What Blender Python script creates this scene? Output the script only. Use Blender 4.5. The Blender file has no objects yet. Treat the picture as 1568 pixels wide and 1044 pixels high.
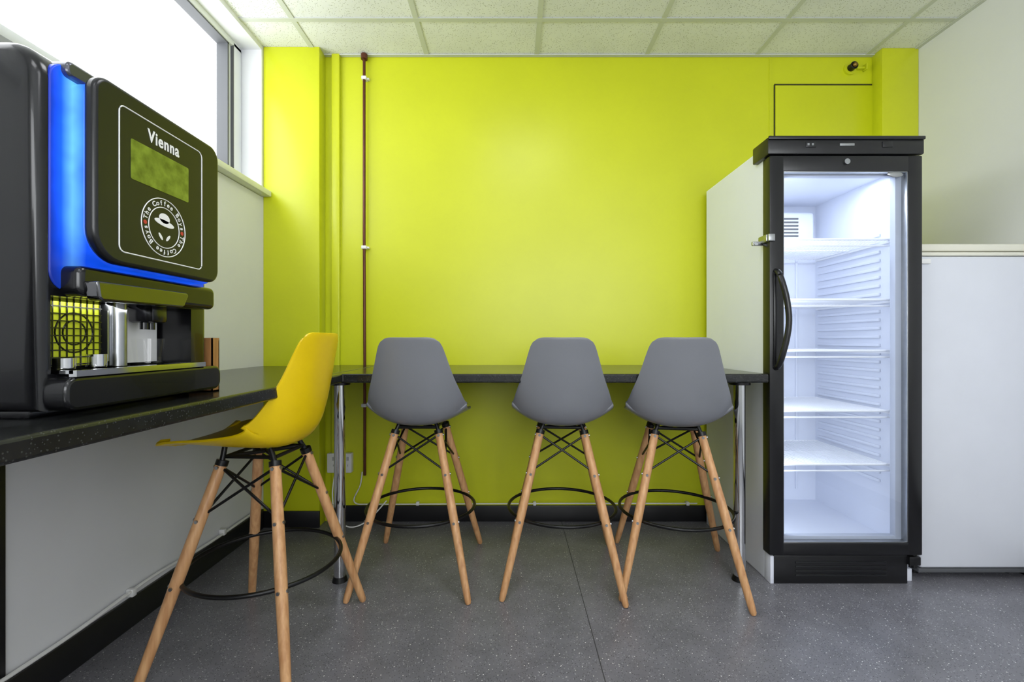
import bpy, bmesh, math, random
from mathutils import Vector, Matrix
random.seed(3)
S=bpy.context.scene
COL=S.collection
# ---------------- materials ----------------
def s2l(c):
    return tuple(((x/12.92) if x<=0.04045 else ((x+0.055)/1.055)**2.4) for x in c)
def mat(name,rgb,rough=0.5,metal=0.0,emis=None,es=0.0,var=0.0,vscale=8.0,bump=0.0,bscale=60.0,spec=0.5,coat=0.0):
    m=bpy.data.materials.new(name); m.use_nodes=True
    nt=m.node_tree; b=nt.nodes['Principled BSDF']
    c=s2l([v/255 for v in rgb])+(1,)
    b.inputs['Base Color'].default_value=c
    b.inputs['Roughness'].default_value=rough
    b.inputs['Metallic'].default_value=metal
    b.inputs['Specular IOR Level'].default_value=spec
    b.inputs['Coat Weight'].default_value=coat
    if emis:
        b.inputs['Emission Color'].default_value=s2l([v/255 for v in emis])+(1,)
        b.inputs['Emission Strength'].default_value=es
    tc=nt.nodes.new('ShaderNodeTexCoord')
    if var>0:
        n=nt.nodes.new('ShaderNodeTexNoise'); n.inputs['Scale'].default_value=vscale; n.inputs['Detail'].default_value=4
        r=nt.nodes.new('ShaderNodeMapRange'); r.inputs['From Min'].default_value=0.3; r.inputs['From Max'].default_value=0.7
        r.inputs['To Min'].default_value=1-var; r.inputs['To Max'].default_value=1+var
        h=nt.nodes.new('ShaderNodeHueSaturation'); h.inputs['Color'].default_value=c
        nt.links.new(tc.outputs['Object'],n.inputs['Vector']); nt.links.new(n.outputs['Fac'],r.inputs['Value'])
        nt.links.new(r.outputs['Result'],h.inputs['Value']); nt.links.new(h.outputs['Color'],b.inputs['Base Color'])
    if bump>0:
        n2=nt.nodes.new('ShaderNodeTexNoise'); n2.inputs['Scale'].default_value=bscale; n2.inputs['Detail'].default_value=3
        bp=nt.nodes.new('ShaderNodeBump'); bp.inputs['Strength'].default_value=bump; bp.inputs['Distance'].default_value=0.002
        nt.links.new(tc.outputs['Object'],n2.inputs['Vector']); nt.links.new(n2.outputs['Fac'],bp.inputs['Height'])
        nt.links.new(bp.outputs['Normal'],b.inputs['Normal'])
    return m
def speckle(name,base,specks,rough,layers,spec=0.5,bump=0,amp=0.12):
    """base colour with voronoi chips: layers = [(scale, threshold, rgb)]"""
    m=bpy.data.materials.new(name); m.use_nodes=True
    nt=m.node_tree; b=nt.nodes['Principled BSDF']; b.inputs['Roughness'].default_value=rough
    b.inputs['Specular IOR Level'].default_value=spec
    tc=nt.nodes.new('ShaderNodeTexCoord')
    nz=nt.nodes.new('ShaderNodeTexNoise'); nz.inputs['Scale'].default_value=specks; nz.inputs['Detail'].default_value=5
    nt.links.new(tc.outputs['Object'],nz.inputs['Vector'])
    cr=nt.nodes.new('ShaderNodeValToRGB')
    a=s2l([v/255*(1-amp) for v in base]); z=s2l([min(1,v/255*(1+amp)) for v in base])
    cr.color_ramp.elements[0].position=0.35; cr.color_ramp.elements[0].color=a+(1,)
    cr.color_ramp.elements[1].position=0.65; cr.color_ramp.elements[1].color=z+(1,)
    nt.links.new(nz.outputs['Fac'],cr.inputs['Fac'])
    cur=cr.outputs['Color']; last=None
    for sc,th,rgb in layers:
        v=nt.nodes.new('ShaderNodeTexVoronoi'); v.inputs['Scale'].default_value=sc
        nt.links.new(tc.outputs['Object'],v.inputs['Vector'])
        lt=nt.nodes.new('ShaderNodeMath'); lt.operation='LESS_THAN'; lt.inputs[1].default_value=th
        nt.links.new(v.outputs['Distance'],lt.inputs[0])
        sp=nt.nodes.new('ShaderNodeSeparateColor'); nt.links.new(v.outputs['Color'],sp.inputs['Color'])
        gt=nt.nodes.new('ShaderNodeMath'); gt.operation='GREATER_THAN'; gt.inputs[1].default_value=0.5
        nt.links.new(sp.outputs[0],gt.inputs[0])
        mu=nt.nodes.new('ShaderNodeMath'); mu.operation='MULTIPLY'
        nt.links.new(lt.outputs[0],mu.inputs[0]); nt.links.new(gt.outputs[0],mu.inputs[1])
        mx=nt.nodes.new('ShaderNodeMixRGB'); mx.inputs['Color2'].default_value=s2l([q/255 for q in rgb])+(1,)
        nt.links.new(mu.outputs[0],mx.inputs['Fac']); nt.links.new(cur,mx.inputs['Color1']); cur=mx.outputs['Color']; last=mu
    nt.links.new(cur,b.inputs['Base Color'])
    if bump and last:
        bp=nt.nodes.new('ShaderNodeBump'); bp.inputs['Strength'].default_value=bump; bp.inputs['Distance'].default_value=-0.002
        nt.links.new(last.outputs[0],bp.inputs['Height']); nt.links.new(bp.outputs['Normal'],b.inputs['Normal'])
    return m
def wood(name,rgb1,rgb2):
    m=bpy.data.materials.new(name); m.use_nodes=True
    nt=m.node_tree; b=nt.nodes['Principled BSDF']; b.inputs['Roughness'].default_value=0.42
    tc=nt.nodes.new('ShaderNodeTexCoord'); mp=nt.nodes.new('ShaderNodeMapping'); mp.inputs['Scale'].default_value=(90,90,6)
    n=nt.nodes.new('ShaderNodeTexNoise'); n.inputs['Scale'].default_value=1.0; n.inputs['Detail'].default_value=6
    cr=nt.nodes.new('ShaderNodeValToRGB')
    cr.color_ramp.elements[0].position=0.3; cr.color_ramp.elements[0].color=s2l([v/255 for v in rgb1])+(1,)
    cr.color_ramp.elements[1].position=0.7; cr.color_ramp.elements[1].color=s2l([v/255 for v in rgb2])+(1,)
    nt.links.new(tc.outputs['Object'],mp.inputs['Vector']); nt.links.new(mp.outputs['Vector'],n.inputs['Vector'])
    nt.links.new(n.outputs['Fac'],cr.inputs['Fac']); nt.links.new(cr.outputs['Color'],b.inputs['Base Color'])
    return m
def glassmat(name,tint=(1,1,1),refl=0.06):
    m=bpy.data.materials.new(name); m.use_nodes=True
    nt=m.node_tree; nt.nodes.clear()
    o=nt.nodes.new('ShaderNodeOutputMaterial'); t=nt.nodes.new('ShaderNodeBsdfTransparent'); t.inputs['Color'].default_value=tint+(1,)
    g=nt.nodes.new('ShaderNodeBsdfGlossy'); g.inputs['Roughness'].default_value=0.03
    mx=nt.nodes.new('ShaderNodeMixShader'); mx.inputs[0].default_value=refl
    nt.links.new(t.outputs[0],mx.inputs[1]); nt.links.new(g.outputs[0],mx.inputs[2])
    nt.links.new(mx.outputs[0],o.inputs[0]); return m
def bluemat():
    # LED-backlit plastic: glow is strongest mid-strip and dies off toward its edges and lower end
    m=mat('blue_light_diffuser',(8,30,120),0.4,emis=(10,80,255),es=1.0)
    nt=m.node_tree; b=nt.nodes['Principled BSDF']
    tc=nt.nodes.new('ShaderNodeTexCoord'); sp=nt.nodes.new('ShaderNodeSeparateXYZ'); nt.links.new(tc.outputs['Object'],sp.inputs[0])
    ad=nt.nodes.new('ShaderNodeMath'); ad.operation='ADD'; nt.links.new(sp.outputs[0],ad.inputs[0]); nt.links.new(sp.outputs[1],ad.inputs[1])
    mr=nt.nodes.new('ShaderNodeMapRange'); mr.inputs['From Min'].default_value=-.012; mr.inputs['From Max'].default_value=.052
    nt.links.new(ad.outputs[0],mr.inputs['Value'])
    cr=nt.nodes.new('ShaderNodeValToRGB'); e=cr.color_ramp.elements
    e[0].position=0; e[0].color=s2l((0,.12,.50))+(1,)
    e[1].position=1; e[1].color=s2l((.06,.32,.92))+(1,)
    for p,c in((.3,(.05,.32,.92)),(.6,(.36,.66,1.0))):
        k=e.new(p); k.color=s2l(c)+(1,)
    nt.links.new(mr.outputs[0],cr.inputs['Fac']); nt.links.new(cr.outputs[0],b.inputs['Emission Color'])
    mz=nt.nodes.new('ShaderNodeMapRange'); mz.inputs['From Min'].default_value=1.05; mz.inputs['From Max'].default_value=1.2
    mz.inputs['To Min'].default_value=.4; mz.inputs['To Max'].default_value=1.6; nt.links.new(sp.outputs[2],mz.inputs['Value'])
    nz=nt.nodes.new('ShaderNodeTexNoise'); nz.inputs['Scale'].default_value=18; nt.links.new(tc.outputs['Object'],nz.inputs['Vector'])
    mn=nt.nodes.new('ShaderNodeMapRange'); mn.inputs['From Min'].default_value=.3; mn.inputs['From Max'].default_value=.7; mn.inputs['To Min'].default_value=.8; mn.inputs['To Max'].default_value=1.2
    nt.links.new(nz.outputs['Fac'],mn.inputs['Value'])
    mu=nt.nodes.new('ShaderNodeMath'); mu.operation='MULTIPLY'; nt.links.new(mz.outputs[0],mu.inputs[0]); nt.links.new(mn.outputs[0],mu.inputs[1])
    nt.links.new(mu.outputs[0],b.inputs['Emission Strength'])
    return m

LIME=mat('lime_paint',(208,215,30),0.36,var=0.03,vscale=3,bump=0.14,bscale=45)
WHITEW=mat('white_wall_paint',(232,233,235),0.6,var=0.02,vscale=3,bump=0.1)
CEIL=speckle('ceiling_tile',(238,240,240),4,0.9,[(150,0.28,(176,177,168)),(70,0.14,(186,187,178))],bump=0.3,amp=.02)
TBAR=mat('ceiling_grid',(206,210,202),0.5)
FLOOR=speckle('speckled_vinyl',(119,118,124),9,0.29,[(130,0.24,(164,163,168)),(200,0.28,(64,63,68)),(75,0.13,(236,234,232))],amp=.05)
SEAM=mat('floor_seam',(70,70,72),0.6)
BLACKTRIM=mat('black_coving',(26,26,28),0.35,var=0.1)
GRANITE=speckle('black_granite',(30,31,31),30,0.2,[(200,0.28,(58,60,58)),(260,0.25,(18,18,18))])
UPVC=mat('white_upvc',(232,235,238),0.3,var=0.01)
GASKET=mat('grey_gasket',(90,92,95),0.6,var=0.03)
GREY=mat('grey_plastic',(124,126,132),0.28,var=0.02,bump=0.1,bscale=400)
YEL=mat('yellow_plastic',(244,208,6),0.32,var=0.02,bump=0.1,bscale=400)
BEECH=wood('beech_wood',(186,134,88),(218,170,120))
BLKSTEEL=mat('black_steel',(16,16,17),0.35,0.3,var=0.1)
CHROME=mat('chrome',(215,216,218),0.08,1.0,var=0.02)
DCHROME=mat('smoked_chrome',(118,118,120),0.1,1.0,var=0.02)
STEEL=mat('brushed_steel',(170,172,174),0.3,1.0,var=0.05,vscale=40)
COPPER=mat('copper_brown_pipe',(96,50,36),0.35,0.4,var=0.15,vscale=12)
WPL=mat('white_plastic',(238,238,236),0.35,var=0.01)
FRW=mat('fridge_white_enamel',(234,237,248),0.28,var=0.01)
FRI=mat('fridge_liner',(228,233,246),0.4,var=0.01)
FRB=mat('fridge_black_frame',(20,20,22),0.3,var=0.08)
WIRE=mat('white_coated_wire',(245,247,252),0.35,var=0.01)
FZ=mat('freezer_white_enamel',(220,223,231),0.35,var=0.015,bump=0.05)
CREAM=mat('freezer_top',(230,228,212),0.4,var=0.02)
MBLACK=mat('machine_black',(13,13,16),0.22,var=0.08,coat=0.2)
MPANEL=mat('machine_panel_black',(22,23,25),0.28,var=0.05)
MSILV=mat('machine_dark_silver',(96,98,106),0.25,0.7,var=0.05)
BLUE=bluemat()
PRINT=mat('white_print',(240,240,240),0.5,var=0.01)
REDP=mat('red_print',(190,60,50),0.5,var=0.01)
SCREEN=mat('lcd_screen',(112,130,46),0.12,var=0.35,vscale=45)
GLASS=glassmat('clear_glass',refl=.05)
FGLASS=glassmat('fridge_glass',(0.95,0.97,1.0),refl=.06)
LATT=mat('lattice_lime',(210,220,44),0.4,var=0.05)
BRASS=mat('brass',(150,118,60),0.3,0.9,var=0.1)
WOODB=wood('stirrer_box_wood',(150,104,60),(178,130,80))
GLOWM=mat('added_panel_glow',(255,255,255),0.5,emis=(250,251,255),es=5.5,var=0.01)  # glow for the unseen overhead panels added to light the room
GLOWM2=mat('added_panel_glow_bright',(255,255,255),0.5,emis=(250,251,255),es=8.5,var=0.01)  # stronger glow on the added panel that lifts the lime wall's upper centre
# ---------------- mesh helpers ----------------
def empty(name,loc=(0,0,0),rz=0):
    e=bpy.data.objects.new(name,None); e.empty_display_size=0.1; e.location=loc; e.rotation_euler=(0,0,rz); COL.objects.link(e); return e
class MB:
    def __init__(s): s.bm=bmesh.new()
    def box(s,x0,x1,y0,y1,z0,z1,bev=0,seg=2):
        r=bmesh.ops.create_cube(s.bm,size=1.0); vs=r['verts']
        for v in vs:
            v.co=Vector((x0+(v.co.x+.5)*(x1-x0),y0+(v.co.y+.5)*(y1-y0),z0+(v.co.z+.5)*(z1-z0)))
        if bev>0:
            es=list({e for v in vs for e in v.link_edges})
            bmesh.ops.bevel(s.bm,geom=es,offset=bev,segments=seg,profile=0.5,affect='EDGES')
        return s
    def cyl(s,p0,p1,r0,r1=None,n=16,cap=True):
        if r1 is None: r1=r0
        p0=Vector(p0); p1=Vector(p1); d=p1-p0; L=d.length
        q=d.to_track_quat('Z','Y').to_matrix().to_4x4()
        M=Matrix.Translation((p0+p1)/2)@q
        bmesh.ops.create_cone(s.bm,cap_ends=cap,segments=n,radius1=r0,radius2=r1,depth=L,matrix=M)
        return s
    def sph(s,c,r,sc=(1,1,1),u=16,v=10):
        M=Matrix.Translation(c)@Matrix.Diagonal((sc[0],sc[1],sc[2],1))
        bmesh.ops.create_uvsphere(s.bm,u_segments=u,v_segments=v,radius=r,matrix=M); return s
    def torus(s,c,R,r,axis='Z',n=48,m=10,a0=0,a1=2*math.pi):
        c=Vector(c); full=abs(a1-a0-2*math.pi)<1e-6; cnt=n if full else n+1
        rings=[]
        for i in range(cnt):
            a=a0+(a1-a0)*i/n; ring=[]
            for j in range(m):
                b=2*math.pi*j/m; rr=R+r*math.cos(b)
                p=(rr*math.cos(a),rr*math.sin(a),r*math.sin(b))
                if axis=='X': p=(p[2],p[0],p[1])
                if axis=='Y': p=(p[0],p[2],p[1])
                ring.append(s.bm.verts.new(c+Vector(p)))
            rings.append(ring)
        for i in range(n):
            A=rings[i]; B=rings[(i+1)%cnt]
            for j in range(m): s.bm.faces.new((A[j],B[j],B[(j+1)%m],A[(j+1)%m]))
        return s
    def tube(s,pts,r,m=8,rs=None):
        pts=[Vector(p) for p in pts]; rings=[]
        for i,p in enumerate(pts):
            t=(pts[min(i+1,len(pts)-1)]-pts[max(i-1,0)]).normalized()
            up=Vector((0,0,1)) if abs(t.z)<0.9 else Vector((0,1,0))
            a=t.cross(up).normalized(); b=t.cross(a).normalized(); rr=rs[i] if rs else r
            rings.append([s.bm.verts.new(p+a*rr*math.cos(2*math.pi*j/m)+b*rr*math.sin(2*math.pi*j/m)) for j in range(m)])
        for i in range(len(rings)-1):
            for j in range(m): s.bm.faces.new((rings[i][j],rings[i+1][j],rings[i+1][(j+1)%m],rings[i][(j+1)%m]))
        s.bm.faces.new(rings[0][::-1]); s.bm.faces.new(rings[-1]); return s
    def prism(s,poly,z0,z1,mapf=None):
        f=mapf or (lambda a,b,c:(a,b,c))
        lo=[s.bm.verts.new(f(x,y,z0)) for x,y in poly]; hi=[s.bm.verts.new(f(x,y,z1)) for x,y in poly]
        n=len(poly); s.bm.faces.new(lo[::-1]); s.bm.faces.new(hi)
        for i in range(n): s.bm.faces.new((lo[i],lo[(i+1)%n],hi[(i+1)%n],hi[i]))
        return s
    def done(s,name,m,parent=None,smooth=True,bevel=0,bseg=2):
        bmesh.ops.recalc_face_normals(s.bm,faces=s.bm.faces[:])
        me=bpy.data.meshes.new(name); s.bm.to_mesh(me); s.bm.free()
        me.materials.append(m)
        if smooth:
            for p in me.polygons: p.use_smooth=True
            try: me.set_sharp_from_angle(angle=math.radians(38))
            except Exception: pass
        o=bpy.data.objects.new(name,me); COL.objects.link(o)
        if parent: o.parent=parent
        if bevel>0:
            b=o.modifiers.new('bev','BEVEL'); b.width=bevel; b.segments=bseg; b.limit_method='ANGLE'
        return o
def box(name,x0,x1,y0,y1,z0,z1,m,parent=None,bev=0,seg=2):
    return MB().box(x0,x1,y0,y1,z0,z1,bev,seg).done(name,m,parent,smooth=bev>0)
def quad(name,pts,m,parent):
    mb=MB(); mb.bm.faces.new([mb.bm.verts.new(p) for p in pts]); return mb.done(name,m,parent,smooth=False)
def rrect(a0,a1,b0,b1,r,n=6):
    rs=r if isinstance(r,(tuple,list)) else (r,r,r,r)
    out=[]
    for (sx,sy,st),q in zip(((1,1,0),(0,1,90),(0,0,180),(1,0,270)),rs):
        cx=a1-q if sx else a0+q; cy=b1-q if sy else b0+q
        for i in range(n+1):
            t=math.radians(st+90*i/n); out.append((cx+q*math.cos(t),cy+q*math.sin(t)))
    return out
XMAP=lambda a,b,c:(c,a,b)   # polygon in (Y,Z), extruded in X

# ---------------- room ----------------
CH=2.48; XL=-1.285; XR=2.11; YB=2.43; YF=-1.8
fl=box('floor',-1.42,2.25,YF-.1,YB+.1,-.08,0,FLOOR)
box('trim_floor_seam',.262,.2645,YF,YB-.015,0,.0012,SEAM)
box('ceiling',-1.42,2.25,YF-.1,YB+.1,CH,CH+.06,CEIL)
g=MB()
for k in range(-1,5):
    x=-.453+.5835*k
    if XL<x<XR: g.box(x-.012,x+.012,YF,YB-.005,CH-.004,CH-.0005)
for k in range(0,7):
    y=2.15-.585*k
    if y>YF: g.box(XL+.0,XR,y-.012,y+.012,CH-.0046,CH-.0008)
g.box(XL,XR,YB-.022,YB-.002,CH-.006,CH-.001)
g.box(XR-.02,XR,YF,YB,CH-.006,CH-.001)
g.done('trim_ceiling_grid',TBAR,smooth=False)
# back (lime) wall
box('wall_back',-1.42,2.25,YB,YB+.1,0,CH,LIME)
box('wall_back_column',XL,-.995,2.35,YB,0,CH,LIME,bev=.004)
box('wall_back_pilaster',1.92,XR,2.36,YB,0,CH,LIME,bev=.004)
box('trim_wall_batten',-.955,-.913,2.405,YB,0,CH,LIME,bev=.004)
box('wall_right',XR,2.25,YF,YB,0,CH,WHITEW)
w=MB()
w.box(-1.42,XL,YF,YB,0,1.70); w.box(-1.42,XL,YF,YB,2.455,CH)
w.box(-1.42,XL,YF,.2,1.70,2.455); w.box(-1.42,XL,2.335,YB,1.70,2.455)
w.done('wall_left',WHITEW,smooth=False)
w=MB()
w.box(-1.42,2.25,YF-.1,YF,0,.95); w.box(-1.42,2.25,YF-.1,YF,2.2,CH)
w.box(-1.42,-.6,YF-.1,YF,.95,2.2); w.box(1.9,2.25,YF-.1,YF,.95,2.2)
w.done('wall_front',WHITEW,smooth=False)
# windows
W1=empty('window_1')
f=MB(); X0,X1=-1.455,-1.385
f.box(X0,X1,.2,2.332,1.715,1.79,.006); f.box(X0,X1,.2,2.332,2.425,2.46,.006)
f.box(X0,X1,2.262,2.332,1.75,2.45,.006); f.box(X0,X1,.2,.27,1.75,2.45,.006)
f.box(X0,X1-.012,2.235,2.27,1.76,2.44,.004)
f.done('frame',UPVC,W1)
f=MB(); f.box(X0+.01,X1-.006,2.226,2.236,1.79,2.425); f.box(X0+.01,X1-.006,.27,2.236,2.417,2.426); f.box(X0+.01,X1-.006,.27,2.236,1.789,1.796); f.box(X1-.013,X1+.0008,2.260,2.266,1.77,2.43)
f.done('gasket',GASKET,W1,smooth=False)
quad('pane',[(-1.43,.26,1.78),(-1.43,2.24,1.78),(-1.43,2.24,2.43),(-1.43,.26,2.43)],GLASS,W1)
MB().box(-1.40,XL+.045,.15,2.349,1.702,1.732,.006).done('trim_window_sill',UPVC)
W2=empty('window_2')
f=MB()
for a,b,c,d in((-.6,1.9,.95,1.01),(-.6,1.9,2.14,2.2),(-.6,-.54,.95,2.2),(1.84,1.9,.95,2.2),(.62,.68,.95,2.2)):
    f.box(a,b,YF-.08,YF-.02,c,d,.005)
f.done('frame',UPVC,W2)
quad('pane',[(-.58,YF-.05,.97),(1.88,YF-.05,.97),(1.88,YF-.05,2.18),(-.58,YF-.05,2.18)],GLASS,W2)
# baseboards (black coving)
box('baseboard_back',-.98,XR,YB-.012,YB,0,.085,BLACKTRIM,bev=.003)
box('baseboard_column',XL,-.99,2.338,2.35,0,.085,BLACKTRIM,bev=.003)
box('baseboard_left',XL,XL+.012,YF,2.335,0,.10,BLACKTRIM,bev=.003)
box('baseboard_right',XR-.012,XR,YF,YB-.075,0,.085,BLACKTRIM,bev=.003)
box('trim_wall_strip',XL,XL+.010,1.09,1.147,.1,.79,BLACKTRIM,bev=.002)
# hatch outline
h=MB()
hx0,hx1,hz=1.40,1.94,2.327
h.box(hx0-.003,hx0+.003,2.4275,YB,1.3,hz); h.box(hx0,hx1,2.4275,YB,hz-.003,hz+.004); h.box(hx1-.017,hx1-.012,2.4275,YB,1.3,hz)
h.done('trim_hatch_gap',mat('groove_black',(52,52,10),.6),smooth=False)
box('trim_wall_hatch',hx0+.004,hx1-.018,2.424,YB,1.3,hz-.005,LIME,bev=.002)
box('trim_wall_joint',1.372,1.378,2.426,YB,1.3,CH-.006,LIME)
# copper pipe with clips
P=empty('copper_pipe')
px=-.782; py=YB-.022
MB().tube([(px,py,CH-.01),(px,py,1.5),(px+.003,py,.85),(px+.003,py,.25)],.0075,m=12).done('pipe',COPPER,P)
c=MB()
for z in (2.35,1.455,.62): c.box(px-.013,px+.013,py-.011,YB,z-.009,z+.009,.003); c.box(px+.010,px+.024,py+.003,YB,z-.005,z+.005,.002)
c.done('clips',WPL,P)
MB().cyl((px,py,CH-.03),(px,py,CH-.004),.017,.017).done('ceiling_collar',COPPER,P)
# small wall fitting top right
F=empty('wall_sensor')
yx=1.80;yz=2.41
MB().cyl((yx,YB,yz),(yx,YB-.012,yz),.032,n=24).done('base_plate',LIME,F)
m_=MB().cyl((yx,YB-.012,yz),(yx,YB-.038,yz),.019,.017,n=24); m_.torus((yx,YB-.038,yz),.016,.004,'Y'); m_.done('body',BLKSTEEL,F)
MB().sph((yx,YB-.042,yz),.012).done('tip',BRASS,F)
MB().box(yx+.03,yx+.075,YB-.018,YB,yz-.005,yz+.006,.002).box(yx+.07,yx+.078,YB-.03,YB,yz-.015,yz+.017,.002).done('bracket',LIME,F)
# sockets
for nm,a,b in(('wall_socket',-.975,-.905),('wall_socket',-.885,-.845)):
    E=empty(nm)
    MB().box(a,b,YB-.035,YB,.265,.368,.005).done('back_box',WPL,E)
    q=MB(); cx=(a+b)/2
    q.box(cx-.006,cx+.006,YB-.037,YB-.034,.33,.35,.001); q.box(cx-.002,cx+.002,YB-.0365,YB-.034,.300,.31)
    q.done('switch_and_slots',mat('pale_grey_plastic',(186,186,186),.5),E,smooth=False)
# cables
def sm(pts,n=10):
    pts=[Vector(p) for p in pts]; out=[]
    for i in range(len(pts)-1):
        p0=pts[max(i-1,0)];p1=pts[i];p2=pts[i+1];p3=pts[min(i+2,len(pts)-1)]
        for k in range(n):
            t=k/n
            out.append(.5*((2*p1)+(p2-p0)*t+(2*p0-5*p1+4*p2-p3)*t*t+(3*p1-p0-3*p2+p3)*t**3))
    out.append(pts[-1]); return out
C1=empty('power_cable')
MB().tube(sm([(XL+.018,.2,.125),(XL+.018,.9,.12),(XL+.018,1.3,.115),(XL+.018,1.6,.13),(XL+.018,1.9,.115),(XL+.018,2.3,.12)]),.0055).done('cable',WPL,C1)
c=MB()
for y in(1.0,1.52,2.0): c.box(XL+.002,XL+.026,y-.009,y+.009,.108,.134,.003)
c.done('clips',WPL,C1)
C2=empty('power_cable')
MB().tube(sm([(-.79,YB-.03,.27),(-.80,YB-.03,.2),(-.83,YB-.03,.11),(-.7,YB-.03,.10),(-.2,YB-.02,.098),(.3,YB-.02,.1),(.98,YB-.02,.1)]),.0035).done('cable',WPL,C2)
c=MB()
for x in(-.5,.12,.93): c.box(x-.008,x+.008,YB-.026,YB-.001,.09,.108,.002)
c.done('clips',WPL,C2)
C3=empty('power_cable')
MB().tube(sm([(-.93,YB-.04,.265),(-.935,YB-.06,.16),(-.90,2.33,.06),(-.82,2.3,.02),(-.74,2.33,.04),(-.66,YB-.035,.12)]),.0035).done('cable',WPL,C3)

# ---------------- worktop ----------------
T=empty('worktop_counter')
ZT=.832; ZB=.797; YC=1.77; XC=-.66
poly=[(XL+.001,-.4),(XC,-.4),(XC,YC),(1.0,YC),(1.0,YB-.001),(-.993,YB-.001),(-.993,2.348),(XL+.001,2.348)]
MB().prism(poly,ZB,ZT).done('top',GRANITE,T,smooth=False,bevel=.006,bseg=3)
MB().box(-.703,-.699,YC-.0005,YB-.005,ZT-.001,ZT+.0012).done('joint_strip',STEEL,T,smooth=False)
for i,(x,y) in enumerate(((-.69,1.825),(.915,1.83),(-.73,.05))):
    q=MB().cyl((x,y,.012),(x,y,ZB),.0225,n=28); q.done('leg_%d'%(i+1),CHROME,T)
    MB().cyl((x,y,0),(x,y,.02),.03,.024,n=28).cyl((x,y,ZB-.012),(x,y,ZB),.04,.04,n=28).done('leg_foot_%d'%(i+1),BLKSTEEL,T)

# ---------------- bar stools ----------------
def interp(tab,t):
    for i in range(len(tab)-1):
        if t<=tab[i+1][0]:
            a,b=tab[i],tab[i+1]; k=(t-a[0])/(b[0]-a[0]); return i,k
    return len(tab)-2,1.0
def crom(tab,t,j):
    i,k=interp(tab,t)
    g=lambda q:tab[max(0,min(len(tab)-1,q))][j]
    p0,p1,p2,p3=g(i-1),g(i),g(i+1),g(i+2)
    return .5*(2*p1+(p2-p0)*k+(2*p0-5*p1+4*p2-p3)*k*k+(3*p1-p0-3*p2+p3)*k**3)
#      t     y     z     halfw  lift
PROF=[(0.0, .205, .628,.172,.012),(.08,.185,.640,.186,.016),(.2,.12,.640,.198,.028),(.33,.03,.630,.204,.045),
      (.46,-.07,.624,.204,.068),(.56,-.128,.636,.205,.088),(.65,-.163,.678,.202,.088),(.74,-.182,.745,.184,.062),
      (.84,-.197,.828,.156,.038),(.93,-.209,.906,.134,.024),(1.0,-.220,.973,.119,.014)]
def seat_shell(parent,m,dz=0,dy=0):
    bm=bmesh.new(); NT=60; NS=32; grid=[]
    for i in range(NT+1):
        t=i/NT
        y=crom(PROF,t,1);z=crom(PROF,t,2);w=crom(PROF,t,3);lf=crom(PROF,t,4)
        e=1e-3; t0=max(0,t-e);t1=min(1,t+e)
        ty=crom(PROF,t1,1)-crom(PROF,t0,1); tz=crom(PROF,t1,2)-crom(PROF,t0,2); L=math.hypot(ty,tz); ty/=L;tz/=L
        ny,nz=tz,-ty
        if nz<0 and t<.4: ny,nz=-ny,-nz
        row=[]
        for j in range(NS+1):
            s=-1+2*j/NS; a=abs(s)
            endt=max(0,(t-.86)/.14); endf=max(0,(.14-t)/.14)
            cr=endt**3*.022*(a**8); cf=endf**3*.05*(a**4)
            xx=s*w*(1-.06*endt**6-.10*endf**4)
            k=lf*(a**2.4)
            yy=y+ny*k - ty*cr + ty*cf; zz=z+nz*k - tz*cr + tz*cf
            xx=xx*(1-.02*a*a)
            row.append(bm.verts.new((xx,yy+dy,zz+dz)))
        grid.append(row)
    for i in range(NT):
        for j in range(NS): bm.faces.new((grid[i][j],grid[i][j+1],grid[i+1][j+1],grid[i+1][j]))
    bmesh.ops.recalc_face_normals(bm,faces=bm.faces[:])
    me=bpy.data.meshes.new('seat_shell'); bm.to_mesh(me); bm.free(); me.materials.append(m)
    for p in me.polygons:p.use_smooth=True
    o=bpy.data.objects.new('seat_shell',me); COL.objects.link(o); o.parent=parent
    so=o.modifiers.new('s','SOLIDIFY'); so.thickness=.0065; so.offset=0
    b=o.modifiers.new('b','BEVEL'); b.width=.0025; b.segments=2; b.limit_method='ANGLE'; b.angle_limit=math.radians(50)
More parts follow.
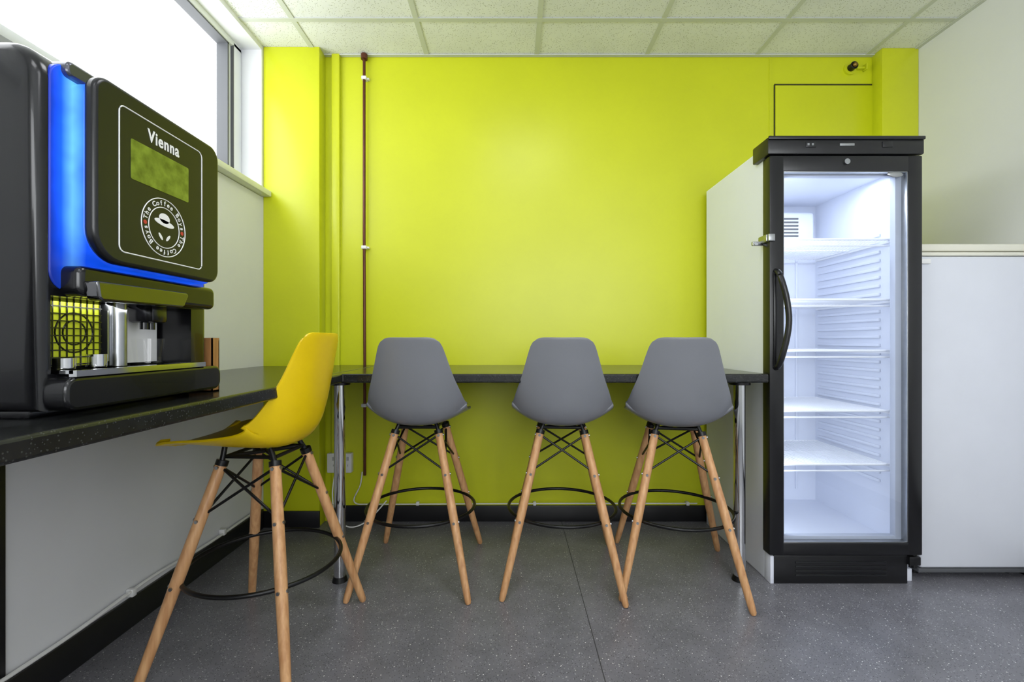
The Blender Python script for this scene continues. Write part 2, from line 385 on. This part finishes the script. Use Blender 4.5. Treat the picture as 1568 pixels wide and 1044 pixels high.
def stool(loc,yaw,m,fx=.226,fy=.250,dz=0,dy=0):
    E=empty('bar_stool',(loc[0],loc[1],0),math.radians(yaw))
    seat_shell(E,m,dz,dy)
    tx,ty,tz=.086,.082,.600
    P=lambda sx,sy,z:Vector((sx*(tx+(fx-tx)*(tz-z)/tz),sy*(ty+(fy-ty)*(tz-z)/tz),z))
    bol=MB(); rods=MB()
    n=1
    for sx,sy in((-1,-1),(1,-1),(1,1),(-1,1)):
        l=MB(); d=(P(sx,sy,0)-P(sx,sy,tz)).normalized()
        a=P(sx,sy,tz)
        pts=[a,a+d*.01,P(sx,sy,.3),P(sx,sy,.03),P(sx,sy,.008),P(sx,sy,.001)]
        l.tube(pts,.015,m=18,rs=[.0125,.0155,.0168,.0130,.0115,.008])
        l.done('leg_%d'%n,BEECH,E); n+=1
        for z in(.585,.44,.27):
            c=P(sx,sy,z)
            for out in (Vector((0,sy,0)),Vector((sx,0,0))):
                bol.cyl(c+out*.010,c+out*.0195,.0055,.005,n=10)
        rods.cyl(P(sx,sy,.592),(sx*.075,sy*.072+dy*.5,(.626 if sy<0 else .628)+dz),.008,.008,n=10)
        rods.cyl(P(sx,sy,.603),P(sx,sy,.588),.0175,.0175,n=16)
    cs=[(-1,-1),(1,-1),(1,1),(-1,1)]
    for i in range(4):
        A=cs[i];B=cs[(i+1)%4]
        rods.cyl(P(*A,.585),P(*B,.45),.0042,n=8); rods.cyl(P(*B,.585),P(*A,.45),.0042,n=8)
        rods.cyl((A[0]*.078,A[1]*.076,.612),(B[0]*.078,B[1]*.076,.612),.006,n=8)
    rods.cyl((-.078,-.076,.612),(.078,.076,.612),.006,n=8); rods.cyl((.078,-.076,.612),(-.078,.076,.612),.006,n=8)
    rods.done('wire_bracing',BLKSTEEL,E); bol.done('bolts',STEEL,E)
    r=MB().torus((0,0,.27),.222,.0065,n=64)
    r.done('footrest_ring',BLKSTEEL,E)
    return E
stool((-.380,1.912),-1,GREY)
stool((.208,1.907),-5,GREY)
stool((.672,1.88),-11,GREY)
stool((-.780,1.445),86,YEL,.25,.215,.012,.022)

# ---------------- glass door fridge ----------------
R=empty('glass_door_fridge')
bx0,bx1,by0,by1,bt=1.022,1.606,1.842,2.395,1.747
b=MB()
b.box(bx0,bx0+.035,by0,by1,.0,bt); b.box(bx1-.035,bx1,by0,by1,.0,bt); b.box(bx0+.035,bx1-.035,by1-.04,by1,.02,bt)
b.box(bx0+.035,bx1-.035,by0,by1-.04,1.66,bt); b.box(bx0+.035,bx1-.035,by0,by1-.04,.03,.135)
b.done('cabinet',FRW,R,smooth=False,bevel=.004)
ix0,ix1,iy1=bx0+.037,bx1-.037,by1-.043
l=MB()
l.box(ix0,ix0+.003,by0+.002,iy1,.137,1.658); l.box(ix1-.003,ix1,by0+.002,iy1,.137,1.658)
l.box(ix0,ix1,iy1-.003,iy1,.137,1.658); l.box(ix0,ix1,by0+.002,iy1,.137,.142); l.box(ix0,ix1,by0+.002,iy1,1.653,1.658)
z=.36
while z<1.42:
    l.box(ix1-.012,ix1-.002,by0+.09,iy1-.03,z,z+.013,.003); l.box(ix0+.002,ix0+.012,by0+.09,iy1-.03,z,z+.013,.003); z+=.036
for x in(ix0+.13,ix0+.2,ix0+.33,ix0+.4): l.box(x,x+.012,iy1-.012,iy1-.002,.2,1.4,.003)
l.done('liner',FRI,R)
fb=MB().box(1.30,1.50,iy1-.10,iy1-.003,1.44,1.60,.018,4); fb.done('evaporator_cover',FRI,R)
q=MB()
for k in range(6): q.box(1.33,1.415,iy1-.104,iy1-.099,1.475+k*.017,1.482+k*.017)
q.done('evaporator_vents',GASKET,R,smooth=False)
n=1
for z in(1.378,1.13,.92,.672,.452):
    s=MB()
    s.cyl((ix0+.012,1.875,z),(ix1-.012,1.875,z),.005,n=8); s.cyl((ix0+.012,1.875,z-.026),(ix1-.012,1.875,z-.026),.0035,n=8)
    s.cyl((ix0+.012,iy1-.03,z),(ix1-.012,iy1-.03,z),.004,n=8)
    s.cyl((ix0+.012,2.1,z-.004),(ix1-.012,2.1,z-.004),.004,n=8)
    x=ix0+.012
    while x<ix1-.01:
        s.cyl((x,1.875,z),(x,iy1-.03,z),.0028,n=6,cap=False); x+=.0155
    s.box(ix0+.002,ix0+.014,1.87,iy1-.02,z-.012,z-.004); s.box(ix1-.014,ix1-.002,1.87,iy1-.02,z-.012,z-.004)
    s.done('shelf_%d'%n,WIRE,R); n+=1
dx0,dx1,dy0,dy1,dz0,dz1=1.012,1.612,1.787,1.838,.118,1.688
def ring(x0,x1,z0,z1,w,y0,y1,mb,bev=.004):
    mb.box(x0,x0+w[0],y0,y1,z0,z1,bev); mb.box(x1-w[1],x1,y0,y1,z0,z1,bev)
    mb.box(x0+w[0]-.003,x1-w[1]+.003,y0,y1,z1-w[2],z1,bev); mb.box(x0+w[0]-.003,x1-w[1]+.003,y0,y1,z0,z0+w[3],bev)
d=MB(); ring(dx0,dx1,dz0,dz1,(.056,.056,.062,.05),dy0,dy1,d); d.done('door_frame',FRB,R)
d=MB(); ring(dx0+.052,dx1-.052,dz0+.046,dz1-.058,(.006,.006,.006,.006),dy0+.003,dy1-.004,d,.001); d.done('glazing_spacer',STEEL,R)
d=MB(); ring(dx0+.054,dx1-.054,dz0+.048,dz1-.060,(.012,.028,.010,.016),dy0+.03,dy1+.006,d,.002); d.done('door_gasket',mat('pale_gasket',(176,182,196),.5,var=.03),R)
gy=dy0+.016
quad('door_glass',[(dx0+.05,gy,dz0+.045),(dx1-.05,gy,dz0+.045),(dx1-.05,gy,dz1-.058),(dx0+.05,gy,dz1-.058)],FGLASS,R)
MB().box(1.003,1.616,1.782,1.90,1.692,1.760,.006).done('top_cap',FRB,R)
t=MB().box(1.003,1.616,1.776,1.783,1.748,1.762,.003); t.box(1.15,1.19,1.779,1.783,1.718,1.74,.002); t.box(1.45,1.49,1.779,1.783,1.718,1.74,.002); t.done('cap_trim',MPANEL,R)
MB().box(1.283,1.34,1.7795,1.783,1.724,1.734,.001).box(1.155,1.163,1.7785,1.7795,1.725,1.733).box(1.172,1.18,1.7785,1.7795,1.725,1.733).done('cap_badge',STEEL,R)
MB().box(1.035,1.565,1.80,1.842,.0,.112,.003).done('base_grille',FRB,R)
t=MB()
for k in range(4): t.box(1.12,1.48,1.797,1.801,.03+k*.017,.038+k*.017,.001)
t.done('grille_slats',MPANEL,R)
MB().box(1.022,1.036,1.80,1.845,0,.11,.002).box(1.566,1.60,1.82,1.845,0,.05,.002).done('kick_corners',FRW,R)
MB().box(1.565,1.61,1.79,1.84,.075,.11,.004).cyl((1.598,1.81,.06),(1.598,1.81,.115),.01,n=12).done('door_hinge',FRB,R)
MB().cyl((1.312,1.787,1.663),(1.312,1.779,1.663),.011,n=20).done('door_lock',STEEL,R)
MB().sph((1.512,1.795,1.618),.032,(1,.15,.42)).done('door_badge',STEEL,R)
pts=[(1.036,1.79,1.235),(1.036,1.768,1.225),(1.040,1.752,1.19),(1.052,1.742,1.12),(1.058,1.738,1.04),(1.052,1.742,.97),(1.040,1.752,.90),(1.036,1.768,.865),(1.036,1.79,.855)]
MB().tube(sm(pts,6),.011,m=12).done('handle',FRB,R)
MB().box(1.026,1.044,1.782,1.789,.85,1.24,.003).done('handle_plate',FRB,R)
MB().box(.972,1.024,1.838,1.85,1.345,1.362,.003).box(1.0,1.022,1.79,1.85,1.352,1.380,.003).box(1.004,1.03,1.780,1.787,1.352,1.38,.002).cyl((.98,1.838,1.353),(.98,1.832,1.353),.006,n=12).done('lock_hasp',STEEL,R)

# ---------------- upright freezer on the right ----------------
Z=empty('freezer')
zx0,zx1=1.635,2.092
MB().box(zx0,zx1,1.875,2.34,.03,1.318,.006).done('cabinet',FZ,Z)
MB().box(zx0-.008,zx1+.006,1.835,2.345,1.322,1.352,.006,3).done('top',CREAM,Z)
MB().box(zx0,zx1,1.86,1.875,.035,1.316).done('door_seal',mat('olive_seal',(150,150,110),.5,var=.05),Z,smooth=False)
MB().box(zx0,zx1,1.822,1.861,.05,1.300,.010,3).done('door',FZ,Z)
MB().box(zx0,zx1,1.826,1.861,1.302,1.317,.004).done('door_top_rail',CREAM,Z)
MB().box(zx0,zx1,1.83,1.88,.028,.046,.003).done('kick_rail',GASKET,Z)
f=MB()
for x in(zx0+.04,zx1-.04):
    for y in(1.9,2.3): f.cyl((x,y,0),(x,y,.032),.018,n=14)
f.done('feet',BLKSTEEL,Z)
MB().box(zx0-.004,zx0+.035,1.812,1.84,1.268,1.288,.003).done('hinge_cover',WPL,Z)

# ---------------- coffee machine ----------------
M=empty('coffee_machine')
my0,my1=.725,1.135; mz0,mz1=ZT+.012,1.445; mxf=-.758
def boolean(o,cut):
    md=o.modifiers.new('bool','BOOLEAN'); md.object=cut; md.operation='DIFFERENCE'; md.solver='EXACT'
    dg=bpy.context.evaluated_depsgraph_get(); me=bpy.data.meshes.new_from_object(o.evaluated_get(dg))
    o.modifiers.clear(); o.data=me; bpy.data.objects.remove(cut)
    for p in me.polygons: p.use_smooth=True
    try: me.set_sharp_from_angle(angle=math.radians(38))
    except Exception: pass
prof=[(-1.20,mz0),(mxf,mz0)]
for i in range(9):
    a=math.radians(90*i/8); prof.append((mxf-.055+.055*math.cos(a),mz1-.055+.055*math.sin(a)))
prof.append((-1.20,mz1))
body=MB(); body.prism(prof,my0,my1,lambda a,b,c:(a,c,b))
bmesh.ops.recalc_face_normals(body.bm,faces=body.bm.faces[:])
es=[e for e in body.bm.edges if all(abs(v.co.y-my0)<1e-5 for v in e.verts) or all(abs(v.co.y-my1)<1e-5 for v in e.verts)]
bmesh.ops.bevel(body.bm,geom=es,offset=.02,segments=5,profile=.5,affect='EDGES')
bo=body.done('body',MBLACK,M)
cut=box('cutter',-.91,-.70,.748,1.075,.905,1.035,MBLACK)
bpy.context.view_layer.update()
boolean(bo,cut)
MB().box(-1.19,-.79,my0+.02,my1-.02,ZT,mz0+.004,.003).done('feet_base',MBLACK,M)
MB().prism(rrect(my0+.012,my1-.005,ZT+.012,.900,.02,5),-.79,-.722,XMAP).done('drip_tray',MBLACK,M,bevel=.006,bseg=3)
g=MB(); 
y=.765
while y<1.07: g.box(-.90,-.735,y,y+.005,.9052,.909); y+=.013
g.box(-.905,-.728,.755,.762,.9052,.911); g.box(-.905,-.728,1.066,1.073,.9052,.911); g.box(-.735,-.722,.755,1.073,.9005,.911)
g.done('drip_grille',CHROME,M,smooth=False)
MB().box(-.908,-.900,.75,1.073,.907,1.033).done('recess_back',STEEL,M,smooth=False)
MB().cyl((-.80,.925,.91),(-.80,.925,1.04),.014,n=20).box(-.86,-.80,.905,.945,.91,1.035,.004).done('centre_column',STEEL,M)
MB().box(-.825,-.77,.975,1.02,1.0,1.04,.006).cyl((-.80,.99,.985),(-.80,.99,1.01),.008,n=12).cyl((-.80,1.008,.985),(-.80,1.008,1.01),.008,n=12).done('spouts',MBLACK,M)
MB().box(-.804,-.800,.775,.885,.915,1.035).done('lattice_backing',LATT,M,smooth=False)
q=MB()
for k in range(9): q.box(-.80,-.798,.777+k*.0130,.7788+k*.0130,.915,1.035)
for k in range(9): q.box(-.80,-.7975,.777,.885,.917+k*.0130,.9188+k*.0130)
q.torus((-.80,.832,.975),.022,.0016,'X',n=24,m=6); q.torus((-.80,.832,.975),.036,.0016,'X',n=24,m=6)
q.done('lattice_bars',MBLACK,M,smooth=False)
MB().box(-.87,-.80,.90,.9035,.92,1.02).done('cavity_side_plate',STEEL,M,smooth=False)
MB().box(-.838,-.832,.952,1.066,.913,1.033).done('cavity_white_plate',WPL,M,smooth=False)
MB().cyl((-.79,.80,.911),(-.79,.80,.93),.018,n=20).cyl((-.79,.865,.911),(-.79,.865,.935),.016,n=20).done('chrome_nozzles',CHROME,M)
MB().cyl((-.80,1.0,.911),(-.80,1.0,.965),.024,.03,n=24,cap=False).done('glass_cup',GLASS,M)
# blue light diffuser behind the door
dY0,dY1,dZ0,dZ1=.772,1.100,1.098,1.420
MB().prism(rrect(dY0-.028,dY1+.016,1.045,dZ1+.006,.03,6),mxf-.02,-.7555,XMAP).done('blue_light_halo',BLUE,M,bevel=.002)
MB().prism(rrect(dY0+.004,dY1+.004,dZ0-.004,dZ1-.01,(.03,.03,.06,.03),8),mxf-.01,-.727,XMAP).done('blue_light_surround',BLUE,M,bevel=.004)
MB().prism(rrect(dY0-.010,dY1+.015,dZ1-.014,dZ1+.012,.010,6),mxf-.03,-.744,XMAP).done('top_trim',MSILV,M,bevel=.004)
MB().prism(rrect(dY0,dY1,dZ0,dZ1,(.03,.03,.055,.03),8),-.729,-.708,XMAP).done('door',MPANEL,M,bevel=.007,bseg=4)
XF=-.7078
def outline(poly,w,x,name,m):
    mb=MB(); pts=[Vector((x,a,b)) for a,b in poly]; pts.append(pts[0]); pts.append(pts[1]); mb.tube(pts,w,m=6); return mb.done(name,m,M)
outline(rrect(.820,1.038,1.122,1.388,.012,5),.0013,XF,'panel_border',PRINT)
MB().prism(rrect(.845,.995,1.262,1.337,.003,3),XF-.002,XF+.0006,XMAP).done('screen',SCREEN,M,smooth=False)
def text(s,size,y,z,name,x=XF+.0004,rot=0,m=PRINT,off=0.0,sx=1,al='CENTER',sp=1.0):
    cu=bpy.data.curves.new(name,'FONT'); cu.body=s; cu.size=size; cu.extrude=.0003; cu.offset=off; cu.align_x=al; cu.align_y='CENTER'; cu.space_character=sp
    cu.materials.append(m); o=bpy.data.objects.new(name,cu); COL.objects.link(o); o.parent=M
    Mx=Matrix(((0,0,1,x),(1,0,0,y),(0,1,0,z),(0,0,0,1)))@Matrix.Rotation(rot,4,'Z')@Matrix.Diagonal((sx,1,1,1))
    o.matrix_local=Mx; return o
text('Vienna',.034,.926,1.360,'label_name',off=.0008,sx=.80,sp=1.12)
LY,LZ=.927,1.190
q=MB(); q.torus((XF,LY,LZ),.058,.0010,'X',n=64,m=6); q.torus((XF,LY,LZ),.0405,.0009,'X',n=64,m=6)
q.done('logo_rings',PRINT,M)
def disc(mb,a,b,ra,rb,n=28,x0=XF-.001,x1=XF+.0004,rot=0):
    pl=[(a+ra*math.cos(2*math.pi*i/n)*math.cos(rot)-rb*math.sin(2*math.pi*i/n)*math.sin(rot), b+ra*math.cos(2*math.pi*i/n)*math.sin(rot)+rb*math.sin(2*math.pi*i/n)*math.cos(rot)) for i in range(n)]
    mb.prism(pl,x0,x1,XMAP)
q=MB(); disc(q,LY,LZ+.0095,.026,.0065,rot=-.1); disc(q,LY,LZ+.019,.014,.010,rot=-.1); disc(q,LY-.010,LZ-.019,.008,.0028,rot=-.9); disc(q,LY+.010,LZ-.019,.008,.0028,rot=.9)
q.done('logo_hat_and_moustache',PRINT,M,smooth=False)
msg='The Coffee Boys'
for half in (0,1):
    for i,ch in enumerate(msg):
        if ch==' ': continue
        a=math.radians((168-i*11.2) if half==0 else (348-i*11.2))
        text(ch,.0135,LY+.0490*math.cos(a),LZ+.0490*math.sin(a),'logo_letter',rot=a-math.pi/2,off=.0002)
q=MB()
for a in(0,180): disc(q,LY+.049*math.cos(math.radians(a)),LZ+.049*math.sin(math.radians(a)),.004,.004)
q.done('logo_dots',REDP,M,smooth=False)
MB().prism(rrect(dY0-.010,dY1+.012,1.036,1.088,.014,5),-.775,-.724,XMAP).done('hood',MBLACK,M,bevel=.010,bseg=4)
hp=[(.770,1.062),(.985,1.064),(.990,1.058),(.978,1.036),(.972,1.031),(.782,1.029),(.775,1.033)]
MB().prism(hp,-.727,-.702,XMAP).done('chrome_handle',DCHROME,M,bevel=.004,bseg=4)
# wooden stirrer box behind it
B=empty('wooden_stirrer_box')
MB().box(-.83,-.827,1.145,1.172,ZT,.962).box(-.757,-.754,1.145,1.172,ZT,.968).box(-.83,-.754,1.145,1.148,ZT,.968).box(-.83,-.754,1.169,1.172,ZT,.962).box(-.83,-.754,1.145,1.172,ZT,ZT+.004).done('box_walls',WOODB,B,smooth=False)

# ---------------- lights ----------------
def area(name,loc,rot,sx,sy,p,col=(1,1,1),spread=180):
    l=bpy.data.lights.new(name,'AREA'); l.shape='RECTANGLE'; l.size=sx; l.size_y=sy; l.energy=p; l.color=col; l.spread=math.radians(spread)
    o=bpy.data.objects.new(name,l); o.location=loc; o.rotation_euler=rot; COL.objects.link(o); return o
area('window_daylight',(-1.50,1.25,2.12),(0,math.radians(-90),0),.72,2.1,18,(.95,.975,1))
area('window_daylight',(.65,YF-.14,1.58),(math.radians(90),0,0),2.5,1.25,56,(.94,.97,1))
for i,(x,y) in enumerate(((-.155,-.18),(1.0,-.18),(.10,1.12))):
    E=empty('added_light_panel')  # unseen panel added overhead for its light, outside the view
    box('panel',x-.275,x+.275,y-.275,y+.275,CH-.012,CH-.002,GLOWM2 if i==2 else GLOWM,E)
    q=MB()
    q.box(x-.29,x-.272,y-.29,y+.29,CH-.016,CH-.001);q.box(x+.272,x+.29,y-.29,y+.29,CH-.016,CH-.001);q.box(x-.29,x+.29,y-.29,y-.272,CH-.016,CH-.001);q.box(x-.29,x+.29,y+.272,y+.29,CH-.016,CH-.001)
    q.done('bezel',WPL,E,smooth=False)
a=area('fridge_lamp',(1.31,1.95,1.645),(0,0,0),.42,.05,1.7,(.84,.91,1)); a.parent=R
a=area('fridge_lamp_side',(ix0+.012,1.86,.9),(0,math.radians(-90),math.radians(35)),1.4,.015,2.6,(.84,.91,1)); a.parent=R
a=area('cavity_fill_light',(-.80,.90,1.030),(0,math.radians(25),0),.05,.28,.15,(.95,.97,1)); a.parent=M  # added fill light to brighten the dispensing recess, not a machine part
wd=bpy.data.worlds.new('sky'); S.world=wd; wd.use_nodes=True
bg=wd.node_tree.nodes['Background']; bg.inputs[0].default_value=(.95,.98,1,1); bg.inputs[1].default_value=1.6
cam=bpy.data.cameras.new('camera'); cam.lens=16; cam.sensor_width=36; cam.clip_start=.02
co=bpy.data.objects.new('camera',cam); co.location=(0,0,.96); co.rotation_euler=(math.radians(90),0,0); COL.objects.link(co); S.camera=co
S.view_settings.view_transform='Standard'; S.view_settings.look='None'; S.view_settings.exposure=0
